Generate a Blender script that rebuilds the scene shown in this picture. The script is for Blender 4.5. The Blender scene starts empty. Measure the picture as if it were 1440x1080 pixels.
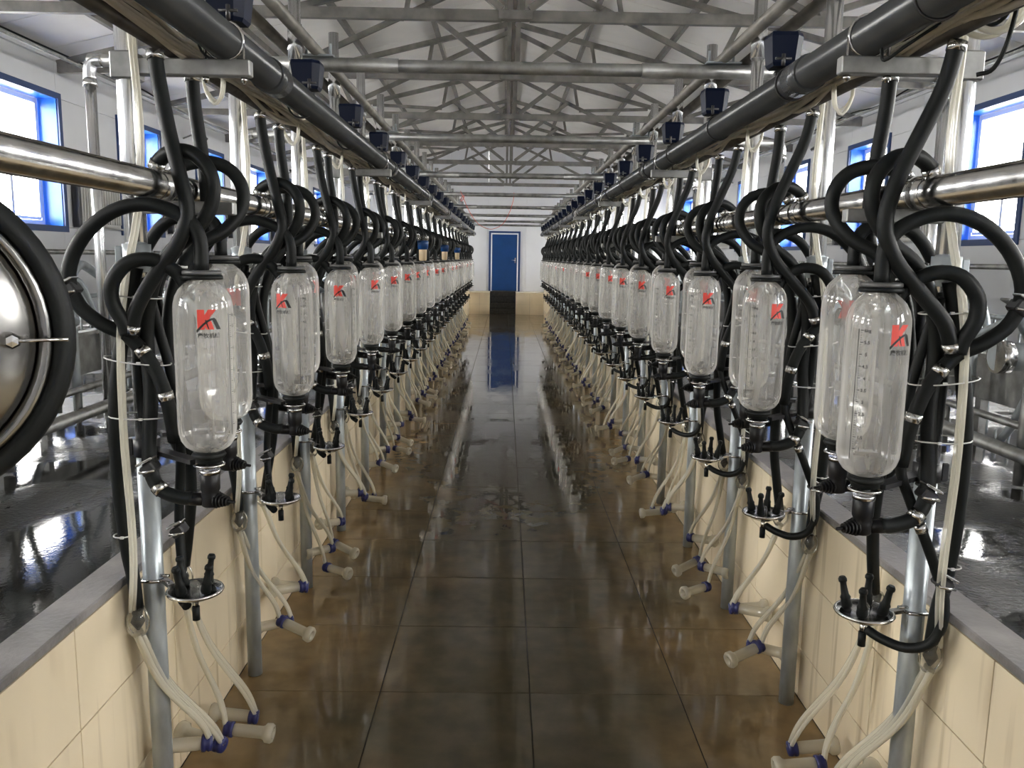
import bpy, math, random
from mathutils import Vector, Matrix, Quaternion
random.seed(7)
S = bpy.context.scene
COL = S.collection
PI = math.pi

# ------------------------------------------------------------------ camera
CAMX, CAMH = -0.063, 1.70
cam = bpy.data.cameras.new('camera'); camo = bpy.data.objects.new('camera', cam); COL.objects.link(camo)
cam.sensor_fit = 'HORIZONTAL'; cam.sensor_width = 36.0; cam.lens = 1165.0 / 1440.0 * 36.0
cam.clip_start = 0.02; cam.clip_end = 300
_p, _y, _r = math.radians(8.678), math.radians(0.6245), 0.016
F = Vector((math.sin(_y)*math.cos(_p), math.cos(_y)*math.cos(_p), -math.sin(_p)))
R = Vector((math.cos(_y), -math.sin(_y), 0)); U = R.cross(F)
R2 = R*math.cos(_r) + U*math.sin(_r); U2 = U*math.cos(_r) - R*math.sin(_r)
camo.matrix_world = Matrix(((R2.x, U2.x, -F.x, CAMX), (R2.y, U2.y, -F.y, 0), (R2.z, U2.z, -F.z, CAMH), (0, 0, 0, 1)))
S.camera = camo

# ------------------------------------------------------------------ world, exposure
W = bpy.data.worlds.new('sky'); S.world = W; W.use_nodes = True
bg = W.node_tree.nodes['Background']
bg.inputs[0].default_value = (1.0, 0.985, 0.96, 1); bg.inputs[1].default_value = 17.0
S.view_settings.view_transform = 'Standard'; S.view_settings.look = 'None'
S.view_settings.gamma = 1.0; S.view_settings.use_curve_mapping = False
S.view_settings.exposure = 1.15
try:
    S.cycles.transparent_max_bounces = 32
    S.cycles.max_bounces = 10; S.cycles.diffuse_bounces = 5; S.cycles.glossy_bounces = 4
    S.cycles.sample_clamp_indirect = 6.0
    S.cycles.caustics_reflective = False; S.cycles.caustics_refractive = False
except Exception:
    pass

# ------------------------------------------------------------------ constants
WX = 5.3            # side walls
Y0, Y1 = -3.0, 26.0 # hall ends
PITX = 1.12; PITZ = 0.795
PITY0, PITY1 = -1.6, 25.0
WZ0, WZ1 = 1.97, 3.45
EAVE = 3.98; RIDGE = 5.26
WIN_L = [-1.8, 1.0, 3.8, 6.6, 9.4, 12.25, 15.1, 18.0, 20.9, 23.8]
WIN_R = [-3.1+0.9, 0.05, 3.2, 6.3, 9.45, 12.6, 15.7, 18.8, 21.9, 24.7]
WW = 1.3
SPS = {-1: 0.902, 1: 0.883}
PL, PR = 2.28, 2.12
NU = 26
AP = 1.06

def win_light(x, y, s):
    l = bpy.data.lights.new('window_portal', 'AREA'); l.shape = 'RECTANGLE'
    l.size = WZ1-WZ0; l.size_y = WW
    l.cycles.is_portal = True
    o = bpy.data.objects.new('window_portal', l); COL.objects.link(o)
    o.location = (x, y, (WZ0+WZ1)/2)
    o.rotation_euler = (0, s*PI/2, 0)
for yy in WIN_L: win_light(-(WX+0.27), yy, -1)
for yy in WIN_R: win_light(WX+0.27, yy, 1)

# ------------------------------------------------------------------ materials
def mat(name, col, rough=0.5, metal=0.0, noise=0.0, nscale=8.0, bump=0.0, bscale=40.0, rvar=0.0, stretch=None, spec=0.5, coat=0.0, col2=None):
    m = bpy.data.materials.new(name); m.use_nodes = True
    nt = m.node_tree; b = nt.nodes['Principled BSDF']
    b.inputs['Roughness'].default_value = rough; b.inputs['Metallic'].default_value = metal
    b.inputs['Specular IOR Level'].default_value = spec
    b.inputs['Coat Weight'].default_value = coat; b.inputs['Coat Roughness'].default_value = 0.05
    c = (col[0], col[1], col[2], 1)
    b.inputs['Base Color'].default_value = c
    tc = nt.nodes.new('ShaderNodeTexCoord'); mp = nt.nodes.new('ShaderNodeMapping')
    geo = nt.nodes.new('ShaderNodeNewGeometry')
    nt.links.new(geo.outputs['Position'], mp.inputs['Vector'])
    if stretch: mp.inputs['Scale'].default_value = stretch
    if noise or rvar or col2:
        n = nt.nodes.new('ShaderNodeTexNoise'); n.inputs['Scale'].default_value = nscale; n.inputs['Detail'].default_value = 5
        nt.links.new(mp.outputs[0], n.inputs['Vector'])
        mx = nt.nodes.new('ShaderNodeMix'); mx.data_type = 'RGBA'
        d = 1-noise
        mx.inputs[6].default_value = c if col2 else (c[0]*d, c[1]*d, c[2]*d, 1)
        mx.inputs[7].default_value = (*col2, 1) if col2 else (min(1, c[0]*(1+noise)), min(1, c[1]*(1+noise)), min(1, c[2]*(1+noise)), 1)
        rp = nt.nodes.new('ShaderNodeMapRange'); rp.inputs[1].default_value = 0.35; rp.inputs[2].default_value = 0.65
        nt.links.new(n.outputs['Fac'], rp.inputs[0]); nt.links.new(rp.outputs[0], mx.inputs[0])
        nt.links.new(mx.outputs[2], b.inputs['Base Color'])
        if rvar:
            r2 = nt.nodes.new('ShaderNodeMapRange'); r2.inputs[1].default_value = 0.35; r2.inputs[2].default_value = 0.65
            r2.inputs[3].default_value = max(0.02, rough-rvar); r2.inputs[4].default_value = min(1, rough+rvar)
            nt.links.new(n.outputs['Fac'], r2.inputs[0]); nt.links.new(r2.outputs[0], b.inputs['Roughness'])
    if bump:
        n2 = nt.nodes.new('ShaderNodeTexNoise'); n2.inputs['Scale'].default_value = bscale; n2.inputs['Detail'].default_value = 4
        nt.links.new(mp.outputs[0], n2.inputs['Vector'])
        bp = nt.nodes.new('ShaderNodeBump'); bp.inputs['Strength'].default_value = bump; bp.inputs['Distance'].default_value = 0.01
        nt.links.new(n2.outputs['Fac'], bp.inputs['Height']); nt.links.new(bp.outputs[0], b.inputs['Normal'])
    return m

M = {}
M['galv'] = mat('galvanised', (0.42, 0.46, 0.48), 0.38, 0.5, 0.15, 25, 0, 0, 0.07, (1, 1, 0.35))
M['galv_lit'] = mat('galvanised_window_lit', (0.86, 0.87, 0.88), 0.22, 0.95, 0.08, 25, 0, 0, 0.05, (1, 1, 0.35))  # paler galvanised copy, window glare on posts and pipes painted into its colour
M['galv_old'] = mat('galvanised_dull', (0.30, 0.30, 0.29), 0.45, 0.75, 0.25, 14, 0, 0, 0.1)
M['galv_dark'] = mat('weathered_pipe', (0.13, 0.125, 0.12), 0.45, 0.6, 0.25, 14)
M['truss'] = mat('truss_steel', (0.20, 0.19, 0.17), 0.55, 0.35, 0.3, 6, 0, 0, 0.1)
M['steel'] = mat('stainless', (0.58, 0.575, 0.565), 0.2, 1.0, 0.08, 30, 0, 0, 0.06)
M['tank'] = mat('dull_stainless', (0.25, 0.245, 0.235), 0.24, 1.0, 0.15, 5, 0, 0, 0.06)
M['pvc'] = mat('dark_grey_pvc', (0.05, 0.053, 0.055), 0.25, 0, 0.15, 5)
M['rubber'] = mat('black_rubber', (0.008, 0.0095, 0.0095), 0.5, 0, 0.25, 12, spec=0.22)
M['plastic'] = mat('black_plastic', (0.007, 0.007, 0.008), 0.4, spec=0.3)
M['blue_box'] = mat('navy_plastic', (0.002, 0.005, 0.018), 0.45, spec=0.15)
M['blue_cap'] = mat('blue_cap', (0.018, 0.022, 0.11), 0.4)
M['cup'] = mat('milky_cup', (0.72, 0.68, 0.56), 0.3, 0, 0.08, 20)
M['tie'] = mat('white_nylon', (0.6, 0.6, 0.58), 0.4)
M['wire'] = mat('beige_wire', (0.72, 0.67, 0.57), 0.5, 0, 0.12, 10)
M['cap_stone'] = mat('kerb_concrete', (0.25, 0.235, 0.23), 0.45, 0, 0.35, 5, 0.25, 60, 0.15)
M['wall_tile'] = mat('cream_tile', (0.80, 0.69, 0.50), 0.22, 0, 0.07, 2.2, stretch=(1, 1, 0.35))
M['grout'] = mat('grout', (0.03, 0.022, 0.015), 0.7)
M['panel'] = mat('white_panel', (0.72, 0.73, 0.75), 0.4, 0, 0.03, 1.5)
M['seam'] = mat('panel_seam', (0.32, 0.32, 0.33), 0.6)
M['ceil'] = mat('ceiling_panel', (0.86, 0.83, 0.78), 0.42, 0, 0.06, 1.2, spec=0.35)
M['blue'] = mat('blue_paint', (0.006, 0.11, 0.50), 0.35)
M['blue_dark'] = mat('dark_blue_trim', (0.018, 0.05, 0.16), 0.4)
M['door_blue'] = mat('blue_door', (0.005, 0.048, 0.175), 0.32, 0, 0.08, 3)
M['upvc'] = mat('white_upvc', (0.8, 0.8, 0.82), 0.35)
M['radiator'] = mat('radiator_enamel', (0.60, 0.59, 0.56), 0.4)
M['dark'] = mat('dark_metal', (0.04, 0.04, 0.042), 0.4, 0.3)
M['stone'] = mat('dark_granite', (0.035, 0.033, 0.03), 0.25, 0, 0.3, 20)
M['red'] = mat('red_print', (0.80, 0.08, 0.06), 0.5)
M['black'] = mat('black_print', (0.015, 0.015, 0.015), 0.5)
M['red_wire'] = mat('red_wire', (0.65, 0.14, 0.11), 0.5)
M['plate_grey'] = mat('grey_lid', (0.10, 0.10, 0.10), 0.35)
M['snow'] = mat('pale_ground', (0.5, 0.5, 0.5), 0.9)
M['cream_plastic'] = mat('cream_plastic', (0.62, 0.48, 0.30), 0.4)

def floor_mat():
    m = bpy.data.materials.new('wet_brown_tile'); m.use_nodes = True
    nt = m.node_tree; N = nt.nodes; L = nt.links; b = N['Principled BSDF']
    geo = N.new('ShaderNodeNewGeometry')
    def noise(sc, stretch=None, det=6):
        mp = N.new('ShaderNodeMapping')
        if stretch: mp.inputs['Scale'].default_value = stretch
        L.new(geo.outputs['Position'], mp.inputs[0])
        n = N.new('ShaderNodeTexNoise'); n.inputs['Scale'].default_value = sc; n.inputs['Detail'].default_value = det
        L.new(mp.outputs[0], n.inputs['Vector']); return n
    def rng(src, a, b2, c, d):
        r = N.new('ShaderNodeMapRange'); r.inputs[1].default_value = a; r.inputs[2].default_value = b2
        r.inputs[3].default_value = c; r.inputs[4].default_value = d; L.new(src, r.inputs[0]); return r.outputs[0]
    n1 = noise(1.6); n2 = noise(9); n3 = noise(2.0, (1.6, 0.5, 1))
    # orange-brown along both walls; darker middle paints in the dark roof's reflection
    sx = N.new('ShaderNodeSeparateXYZ'); L.new(geo.outputs['Position'], sx.inputs[0])
    ab = N.new('ShaderNodeMath'); ab.operation = 'ABSOLUTE'; L.new(sx.outputs[0], ab.inputs[0])
    ad = N.new('ShaderNodeMath'); ad.operation = 'ADD'; L.new(ab.outputs[0], ad.inputs[0]); L.new(rng(n1.outputs[0], .3, .7, -.3, .3), ad.inputs[1])
    edge = rng(ad.outputs[0], 0.35, 1.05, 0, 1)
    mx = N.new('ShaderNodeMix'); mx.data_type = 'RGBA'
    mx.inputs[6].default_value = (0.108, 0.094, 0.060, 1); mx.inputs[7].default_value = (0.22, 0.15, 0.072, 1)
    L.new(edge, mx.inputs[0])
    mx2 = N.new('ShaderNodeMix'); mx2.data_type = 'RGBA'; mx2.blend_type = 'MULTIPLY'; mx2.inputs[0].default_value = 1
    cr = N.new('ShaderNodeMix'); cr.data_type = 'RGBA'
    cr.inputs[6].default_value = (.86, .85, .84, 1); cr.inputs[7].default_value = (1.15, 1.12, 1.1, 1)
    L.new(rng(n2.outputs[0], .35, .65, 0, 1), cr.inputs[0])
    L.new(mx.outputs[2], mx2.inputs[6]); L.new(cr.outputs[2], mx2.inputs[7]); L.new(mx2.outputs[2], b.inputs['Base Color'])
    L.new(rng(n3.outputs[0], .44, .54, 0.02, 0.11), b.inputs['Roughness'])
    b.inputs['Specular IOR Level'].default_value = 0.5
    bp = N.new('ShaderNodeBump'); bp.inputs['Distance'].default_value = 0.004
    L.new(rng(n3.outputs[0], .40, .56, 0.03, 0.16), bp.inputs['Strength'])
    nb = noise(14, (1, 1, 1), 3); L.new(nb.outputs[0], bp.inputs['Height']); L.new(bp.outputs[0], b.inputs['Normal'])
    return m
M['floor'] = floor_mat()
def stain_tiles():
    m = M['wall_tile']; nt = m.node_tree; N = nt.nodes; L = nt.links; b = N['Principled BSDF']
    src = b.inputs['Base Color'].links[0].from_socket
    geo = N.new('ShaderNodeNewGeometry'); mp = N.new('ShaderNodeMapping'); mp.inputs['Scale'].default_value = (.1, 17, .55); L.new(geo.outputs['Position'], mp.inputs[0])
    n = N.new('ShaderNodeTexNoise'); n.inputs['Scale'].default_value = 1; n.inputs['Detail'].default_value = 3; L.new(mp.outputs[0], n.inputs['Vector'])
    n2 = N.new('ShaderNodeTexNoise'); n2.inputs['Scale'].default_value = 2.3; L.new(geo.outputs['Position'], n2.inputs['Vector'])
    r = N.new('ShaderNodeMapRange'); r.inputs[1].default_value = .54; r.inputs[2].default_value = .66; r.inputs[4].default_value = .55; L.new(n.outputs[0], r.inputs[0])
    r2 = N.new('ShaderNodeMapRange'); r2.inputs[1].default_value = .42; r2.inputs[2].default_value = .58; L.new(n2.outputs[0], r2.inputs[0])
    mu = N.new('ShaderNodeMath'); mu.operation = 'MULTIPLY'; L.new(r.outputs[0], mu.inputs[0]); L.new(r2.outputs[0], mu.inputs[1])
    mx = N.new('ShaderNodeMix'); mx.data_type = 'RGBA'; L.new(mu.outputs[0], mx.inputs[0]); L.new(src, mx.inputs[6]); mx.inputs[7].default_value = (.36, .27, .16, 1)
    L.new(mx.outputs[2], b.inputs['Base Color'])
stain_tiles()

def platform_mat():
    m = bpy.data.materials.new('wet_concrete'); m.use_nodes = True
    nt = m.node_tree; N = nt.nodes; L = nt.links; b = N['Principled BSDF']
    geo = N.new('ShaderNodeNewGeometry')
    def noise(sc, det=5):
        n = N.new('ShaderNodeTexNoise'); n.inputs['Scale'].default_value = sc; n.inputs['Detail'].default_value = det
        L.new(geo.outputs['Position'], n.inputs['Vector']); return n.outputs[0]
    def rng(src, a, b2, c, d):
        r = N.new('ShaderNodeMapRange'); r.inputs[1].default_value = a; r.inputs[2].default_value = b2
        r.inputs[3].default_value = c; r.inputs[4].default_value = d; L.new(src, r.inputs[0]); return r.outputs[0]
    mx = N.new('ShaderNodeMix'); mx.data_type = 'RGBA'
    mx.inputs[6].default_value = (0.012, 0.012, 0.011, 1); mx.inputs[7].default_value = (0.07, 0.064, 0.056, 1)
    a = noise(1.6); L.new(rng(a, .35, .7, 0, 1), mx.inputs[0]); L.new(mx.outputs[2], b.inputs['Base Color'])
    L.new(rng(a, .42, .56, 0.03, 0.36), b.inputs['Roughness'])
    bp = N.new('ShaderNodeBump'); bp.inputs['Distance'].default_value = 0.006
    L.new(rng(a, .44, .50, 0.03, 0.8), bp.inputs['Strength']); L.new(noise(70, 4), bp.inputs['Height']); L.new(bp.outputs[0], b.inputs['Normal'])
    return m
M['platform'] = platform_mat()

def glass_mat(name, haze0, haze1, hcol, streak=True, gloss=0.05):
    m = bpy.data.materials.new(name); m.use_nodes = True
    nt = m.node_tree; N = nt.nodes; L = nt.links
    for n in list(N): N.remove(n)
    out = N.new('ShaderNodeOutputMaterial')
    tr = N.new('ShaderNodeBsdfTransparent'); tr.inputs[0].default_value = (0.985, 0.985, 0.975, 1)
    gl = N.new('ShaderNodeBsdfGlossy'); gl.inputs['Roughness'].default_value = gloss; gl.inputs['Color'].default_value = (0.95, 0.95, 0.95, 1)
    df = N.new('ShaderNodeBsdfDiffuse'); df.inputs[0].default_value = (*hcol, 1)
    tl = N.new('ShaderNodeBsdfTranslucent'); tl.inputs[0].default_value = (*hcol, 1)
    hz = N.new('ShaderNodeMixShader'); hz.inputs[0].default_value = 0.5; L.new(df.outputs[0], hz.inputs[1]); L.new(tl.outputs[0], hz.inputs[2])
    lw = N.new('ShaderNodeLayerWeight'); lw.inputs[0].default_value = 0.35
    mr = N.new('ShaderNodeMapRange'); mr.inputs[1].default_value = 0.25; mr.inputs[2].default_value = 1
    mr.inputs[3].default_value = haze0; mr.inputs[4].default_value = haze1; L.new(lw.outputs['Facing'], mr.inputs[0])
    fac = mr.outputs[0]
    if streak:
        tc = N.new('ShaderNodeNewGeometry'); mp = N.new('ShaderNodeMapping'); mp.inputs['Scale'].default_value = (38, 38, 3.5)
        L.new(tc.outputs['Position'], mp.inputs[0])
        n = N.new('ShaderNodeTexNoise'); n.inputs['Scale'].default_value = 1; n.inputs['Detail'].default_value = 4; L.new(mp.outputs[0], n.inputs['Vector'])
        r2 = N.new('ShaderNodeMapRange'); r2.inputs[1].default_value = .35; r2.inputs[2].default_value = .7; r2.inputs[3].default_value = .7; r2.inputs[4].default_value = 1.35
        L.new(n.outputs[0], r2.inputs[0])
        mu = N.new('ShaderNodeMath'); mu.operation = 'MULTIPLY'; mu.use_clamp = True; L.new(fac, mu.inputs[0]); L.new(r2.outputs[0], mu.inputs[1]); fac = mu.outputs[0]
    a = N.new('ShaderNodeMixShader'); L.new(fac, a.inputs[0]); L.new(tr.outputs[0], a.inputs[1]); L.new(hz.outputs[0], a.inputs[2])
    fr = N.new('ShaderNodeFresnel'); bfn = N.new('ShaderNodeNewGeometry'); io = N.new('ShaderNodeMapRange')
    io.inputs[3].default_value = 1.5; io.inputs[4].default_value = 1/1.5; L.new(bfn.outputs['Backfacing'], io.inputs[0]); L.new(io.outputs[0], fr.inputs[0])
    c = N.new('ShaderNodeMixShader'); L.new(fr.outputs[0], c.inputs[0]); L.new(a.outputs[0], c.inputs[1]); L.new(gl.outputs[0], c.inputs[2])
    L.new(c.outputs[0], out.inputs[0]); return m
M['glass'] = glass_mat('jar_glass', 0.25, 0.68, (0.92, 0.90, 0.86))
M['clear'] = glass_mat('clear_plastic', 0.16, 0.7, (0.66, 0.64, 0.56), False)
M['tube'] = glass_mat('milky_tube', 0.60, 0.92, (0.86, 0.83, 0.72), False, 0.15)
M['cup'] = glass_mat('milky_cup_plastic', 0.62, 0.93, (0.74, 0.70, 0.58), False, 0.12)
M['pane'] = glass_mat('window_pane', 0.0, 0.05, (0.9, 0.9, 0.9), False, 0.02)

# ------------------------------------------------------------------ mesh builder
def circ(n): return [(math.cos(2*PI*i/n), math.sin(2*PI*i/n)) for i in range(n)]
def catmull(P, k=5):
    P = [Vector(p) for p in P]
    if len(P) < 3: return P
    Q = [P[0]*2-P[1]] + P + [P[-1]*2-P[-2]]; out = []
    for i in range(1, len(Q)-2):
        a, b, c, d = Q[i-1:i+3]
        for j in range(k):
            t = j/k
            out.append(0.5*((2*b) + (c-a)*t + (2*a-5*b+4*c-d)*t*t + (3*b-a-3*c+d)*t**3))
    out.append(P[-1]); return out

class MB:
    def __init__(s): s.v = []; s.f = []; s.sm = []
    def add(s, vs, fs, smooth=False):
        o = len(s.v); s.v += [tuple(v) for v in vs]
        s.f += [tuple(i+o for i in f) for f in fs]; s.sm += [smooth]*len(fs); return s
    def box(s, c, d, rot=None):
        c = Vector(c); vs = []
        for z in (-.5, .5):
            for y in (-.5, .5):
                for x in (-.5, .5):
                    v = Vector((x*d[0], y*d[1], z*d[2]))
                    if rot: v = rot @ v
                    vs.append(c+v)
        return s.add(vs, [(0, 2, 3, 1), (4, 5, 7, 6), (0, 1, 5, 4), (2, 6, 7, 3), (0, 4, 6, 2), (1, 3, 7, 5)])
    def bar(s, p, q, w, h, up=(0, 0, 1)):
        p, q = Vector(p), Vector(q); d = q-p; L = d.length; d.normalize()
        u = Vector(up)
        if abs(d.dot(u)) > .99: u = Vector((0, 1, 0))
        x = d.cross(u).normalized(); z = x.cross(d)
        return s.box((p+q)/2, (w, L, h), Matrix((x, d, z)).transposed())
    def bbox(s, c, d, b=0.004, rot=None):   # box with chamfered edges
        c = Vector(c); hx, hy, hz = d[0]/2, d[1]/2, d[2]/2; vs = []; 
        def P(x, y, z):
            v = Vector((x, y, z)); v = rot @ v if rot else v; vs.append(c+v)
        for z, k in ((-hz, b), (-hz+b, 0), (hz-b, 0), (hz, b)):
            for x, y in ((-hx+b+k, -hy+k), (hx-b-k, -hy+k), (hx-k, -hy+b+k), (hx-k, hy-b-k), (hx-b-k, hy-k), (-hx+b+k, hy-k), (-hx+k, hy-b-k), (-hx+k, -hy+b+k)): P(x, y, z)
        fs = [tuple(range(7, -1, -1)), tuple(range(24, 32))]
        for r in range(3):
            for i in range(8):
                j = (i+1) % 8; fs.append((r*8+i, r*8+j, r*8+8+j, r*8+8+i))
        return s.add(vs, fs)
    def tube(s, P, r, n=8, k=4, smooth=True, cap=True):
        P = catmull(P, k) if k > 1 else [Vector(p) for p in P]
        rs = r if isinstance(r, (list, tuple)) else [r]*len(P)
        T = []
        for i in range(len(P)):
            t = (P[min(i+1, len(P)-1)]-P[max(i-1, 0)])
            T.append(t.normalized() if t.length > 1e-9 else Vector((0, 0, 1)))
        u = T[0].orthogonal().normalized(); vs = []
        for i, p in enumerate(P):
            if i:
                q = T[i-1].rotation_difference(T[i]); u = q @ u; u = (u-T[i]*u.dot(T[i])).normalized()
            w = T[i].cross(u)
            for c, si in circ(n): vs.append(p+(u*c+w*si)*rs[i])
        fs = []
        for i in range(len(P)-1):
            for j in range(n):
                j2 = (j+1) % n; fs.append((i*n+j, i*n+j2, (i+1)*n+j2, (i+1)*n+j))
        s.add(vs, fs, smooth)
        if cap:
            o = len(s.v)-len(vs)
            s.f.append(tuple(o+j for j in range(n-1, -1, -1))); s.f.append(tuple(o+(len(P)-1)*n+j for j in range(n))); s.sm += [False, False]
        return s
    def cyl(s, p, q, r, n=12, r2=None, smooth=True): return s.tube([p, q], [r, r if r2 is None else r2], n, 1, smooth)
    def lathe(s, prof, c=(0, 0, 0), axis=(0, 0, 1), n=20, smooth=True, closed=False):
        c = Vector(c); ax = Vector(axis).normalized(); q = Vector((0, 0, 1)).rotation_difference(ax); vs = []
        for r, z in prof:
            for co, si in circ(n): vs.append(c + q @ Vector((r*co, r*si, z)))
        fs = []
        for i in range(len(prof)-1):
            for j in range(n):
                j2 = (j+1) % n; fs.append((i*n+j, i*n+j2, (i+1)*n+j2, (i+1)*n+j))
        s.add(vs, fs, smooth)
        if not closed:
            o = len(s.v)-len(vs)
            if prof[0][0] > 1e-4: s.f.append(tuple(o+j for j in range(n-1, -1, -1))); s.sm.append(False)
            if prof[-1][0] > 1e-4: s.f.append(tuple(o+(len(prof)-1)*n+j for j in range(n))); s.sm.append(False)
        return s
    def ring(s, c, r, t, axis=(0, 0, 1), n=24, m=8, sx=1, sy=1):
        c = Vector(c); q = Vector((0, 0, 1)).rotation_difference(Vector(axis).normalized()); vs = []
        for co, si in circ(n):
            for a, b in circ(m): vs.append(c + q @ Vector(((r*sx+t*a)*co, (r*sy+t*a)*si, t*b)))
        fs = []
        for i in range(n):
            for j in range(m):
                i2, j2 = (i+1) % n, (j+1) % m; fs.append((i*m+j, i2*m+j, i2*m+j2, i*m+j2))
        return s.add(vs, fs, True)
    def build(s, name, m, parent=None, org=(0, 0, 0)):
        me = bpy.data.meshes.new(name); ox, oy, oz = org
        me.from_pydata([(x-ox, y-oy, z-oz) for x, y, z in s.v], [], s.f)
        me.polygons.foreach_set('use_smooth', s.sm)
        me.materials.append(M[m] if isinstance(m, str) else m); me.update()
        o = bpy.data.objects.new(name, me); COL.objects.link(o)
        if parent is not None: o.parent = parent
        else: o.location = org
        return o

def empty(name, loc=(0, 0, 0)):
    o = bpy.data.objects.new(name, None); COL.objects.link(o); o.location = loc; o.empty_display_size = 0.05; return o
def tag(o, label, cat, group=None):
    o['label'] = label; o['category'] = cat
    if group: o['group'] = group
    return o
def struct(o): o['kind'] = 'structure'; return o
def copy_tree(o, parent=None):
    c = o.copy(); COL.objects.link(c); c.parent = parent
    for ch in list(o.children): copy_tree(ch, c)
    return c

# ================================================================== STRUCTURE
# ---- pit floor: tiles
fl = struct(MB().box((0, (PITY0+PITY1)/2, -0.06), (2*PITX+0.3, PITY1-PITY0+2.4, 0.104)).build('floor', 'grout'))
xs = [-PITX, -0.53, 0.06, 0.65, PITX]
tmesh = {}
y = 3.05-0.592*8
while y < PITY1-0.02:
    ln = min(0.592, PITY1-y)
    for i in range(4):
        a, b = xs[i]+.002, xs[i+1]-.002
        key = (i, round(ln, 3))
        if key not in tmesh:
            o = MB().bbox((0, 0, -0.006), (b-a, ln-.004, 0.012), 0.0006).build('floor_tile', 'floor'); tmesh[key] = o.data
        else:
            o = bpy.data.objects.new('floor_tile', tmesh[key]); COL.objects.link(o)
        o.location = ((a+b)/2, y+ln/2, random.uniform(-.0006, .0006)); o.rotation_euler = (random.uniform(-.0008, .0008), random.uniform(-.0008, .0008), 0); o.parent = fl
    y += 0.592

# ---- pit side walls with tiles, kerb and raised platforms
def pit_side(s, name, y_off):
    w = struct(MB().box((s*(PITX+.07), (PITY0+PITY1)/2, PITZ/2-.03), (0.116, PITY1-PITY0, PITZ-.06)).build(name, 'grout'))
    cache = {}
    y = y_off-0.6*6
    while y < PITY1:
        a, b = max(y, PITY0), min(y+.6, PITY1)
        if b-a > .02:
            for z0, z1 in ((0.001, .197), (.199, .496), (.498, PITZ-.028)):
                key = (round(b-a, 3), z0)
                if key not in cache:
                    o = MB().bbox((0, 0, 0), (0.012, b-a-.004, z1-z0-.002), 0.0008).build('wall_tile', 'wall_tile'); cache[key] = o.data
                else:
                    o = bpy.data.objects.new('wall_tile', cache[key]); COL.objects.link(o)
                o.location = (s*(PITX+.006), (a+b)/2, (z0+z1)/2); o.parent = w
        y += .6
    return w
pit_side(-1, 'wall_pit_left', 1.953); pit_side(1, 'wall_pit_right', 1.846)
for s, n in ((-1, 'left'), (1, 'right')):
    k = struct(MB().bbox((s*(PITX+.052), (PITY0+PITY1)/2, PITZ-.013), (0.108, PITY1-PITY0, 0.026), .004).build('trim_kerb_'+n, 'cap_stone'))
    p = struct(MB().box((s*(WX+PITX+.11)/2, (Y0+Y1)/2, 0.385), (WX-PITX-.11, Y1-Y0, .79)).build('floor_platform_'+n, 'platform'))
# pit ends: rear wall behind the camera; far wall with recessed dark steps
LZ = 0.66; SX0, SX1 = -0.50, 0.28
struct(MB().box((0, (Y0+PITY0)/2-.01, .385), (2*PITX+.2, PITY0-Y0-.02, .79)).build('wall_pit_rear', 'wall_tile'))
fe = struct(MB().box(((-PITX-.1+SX0)/2, (PITY1+Y1)/2+.02, LZ/2-.01), (SX0+PITX+.1, Y1-PITY1-.0, LZ-.02)).box(((PITX+.1+SX1)/2, (PITY1+Y1)/2+.02, LZ/2-.01), (PITX+.1-SX1, Y1-PITY1, LZ-.02)).build('wall_pit_end', 'grout'))
for x0, x1 in ((-PITX, -.81), (-.81, SX0), (SX1, .70), (.70, PITX)):
    for z0, z1 in ((0.001, .30), (.302, LZ-.02)):
        o = MB().bbox(((x0+x1)/2, PITY1+.012, (z0+z1)/2), (x1-x0-.003, .014, z1-z0), .001).build('wall_tile', 'wall_tile', fe)
MB().bbox(((-PITX-.1+SX0)/2, (PITY1+Y1)/2, LZ-.012), (SX0+PITX+.1, 1.0, .026), .003).build('landing_slab', 'wall_tile', fe)
MB().bbox(((PITX+.1+SX1)/2, (PITY1+Y1)/2, LZ-.012), (PITX+.1-SX1, 1.0, .026), .003).build('landing_slab', 'wall_tile', fe)
st = struct(empty('trim_steps', (0, PITY1, 0)))
for i in range(4):
    z1 = LZ*(i+1)/4
    o = MB().bbox(((SX0+SX1)/2, PITY1+.10+.25*i+(1.0-.10-.25*i)/2-.0, z1-.083), (SX1-SX0-.004, 1.0-.10-.25*i, .163), .004).build('step', 'stone', st, (0, PITY1, 0))

# ---- hall walls from sandwich panels
def side_wall(s, name, wins):
    w = struct(MB().box((s*(WX+.31), (Y0+Y1)/2, .4), (.06, Y1-Y0, .78)).build(name, 'seam'))
    X = s*(WX+.125); T = .25
    ys = [Y0]
    for c in wins: ys += [c-WW/2, c+WW/2]
    ys.append(Y1); ys = [min(max(v, Y0), Y1) for v in ys]
    def panel(a, b, z0, z1):
        if b-a < .03: return
        MB().bbox((X, (a+b)/2, (z0+z1)/2), (T, b-a-.004, z1-z0-.004), .002).build('wall_panel', 'panel', w)
    for i in range(0, len(ys)-1):
        a, b = ys[i], ys[i+1]
        if b-a < .03: continue
        n = max(1, round((b-a)/1.2)) if i % 2 == 0 else 1
        for j in range(n):
            p, q = a+(b-a)*j/n, a+(b-a)*(j+1)/n
            panel(p, q, .79, WZ0); panel(p, q, WZ1, 4.1)
            if i % 2 == 0: panel(p, q, WZ0, WZ1)
    return w
side_wall(-1, 'wall_left', WIN_L); side_wall(1, 'wall_right', WIN_R)
for s, n in ((-1, 'left'), (1, 'right')):
    struct(MB().box((s*(WX-.02), (Y0+Y1)/2, 3.90), (.045, Y1-Y0, .09)).build('trim_eave_'+n, 'panel'))
    struct(MB().box((s*(WX-.04), (Y0+Y1)/2, 4.03), (.08, Y1-Y0, .05)).build('trim_gutter_'+n, 'galv_old'))

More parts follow.
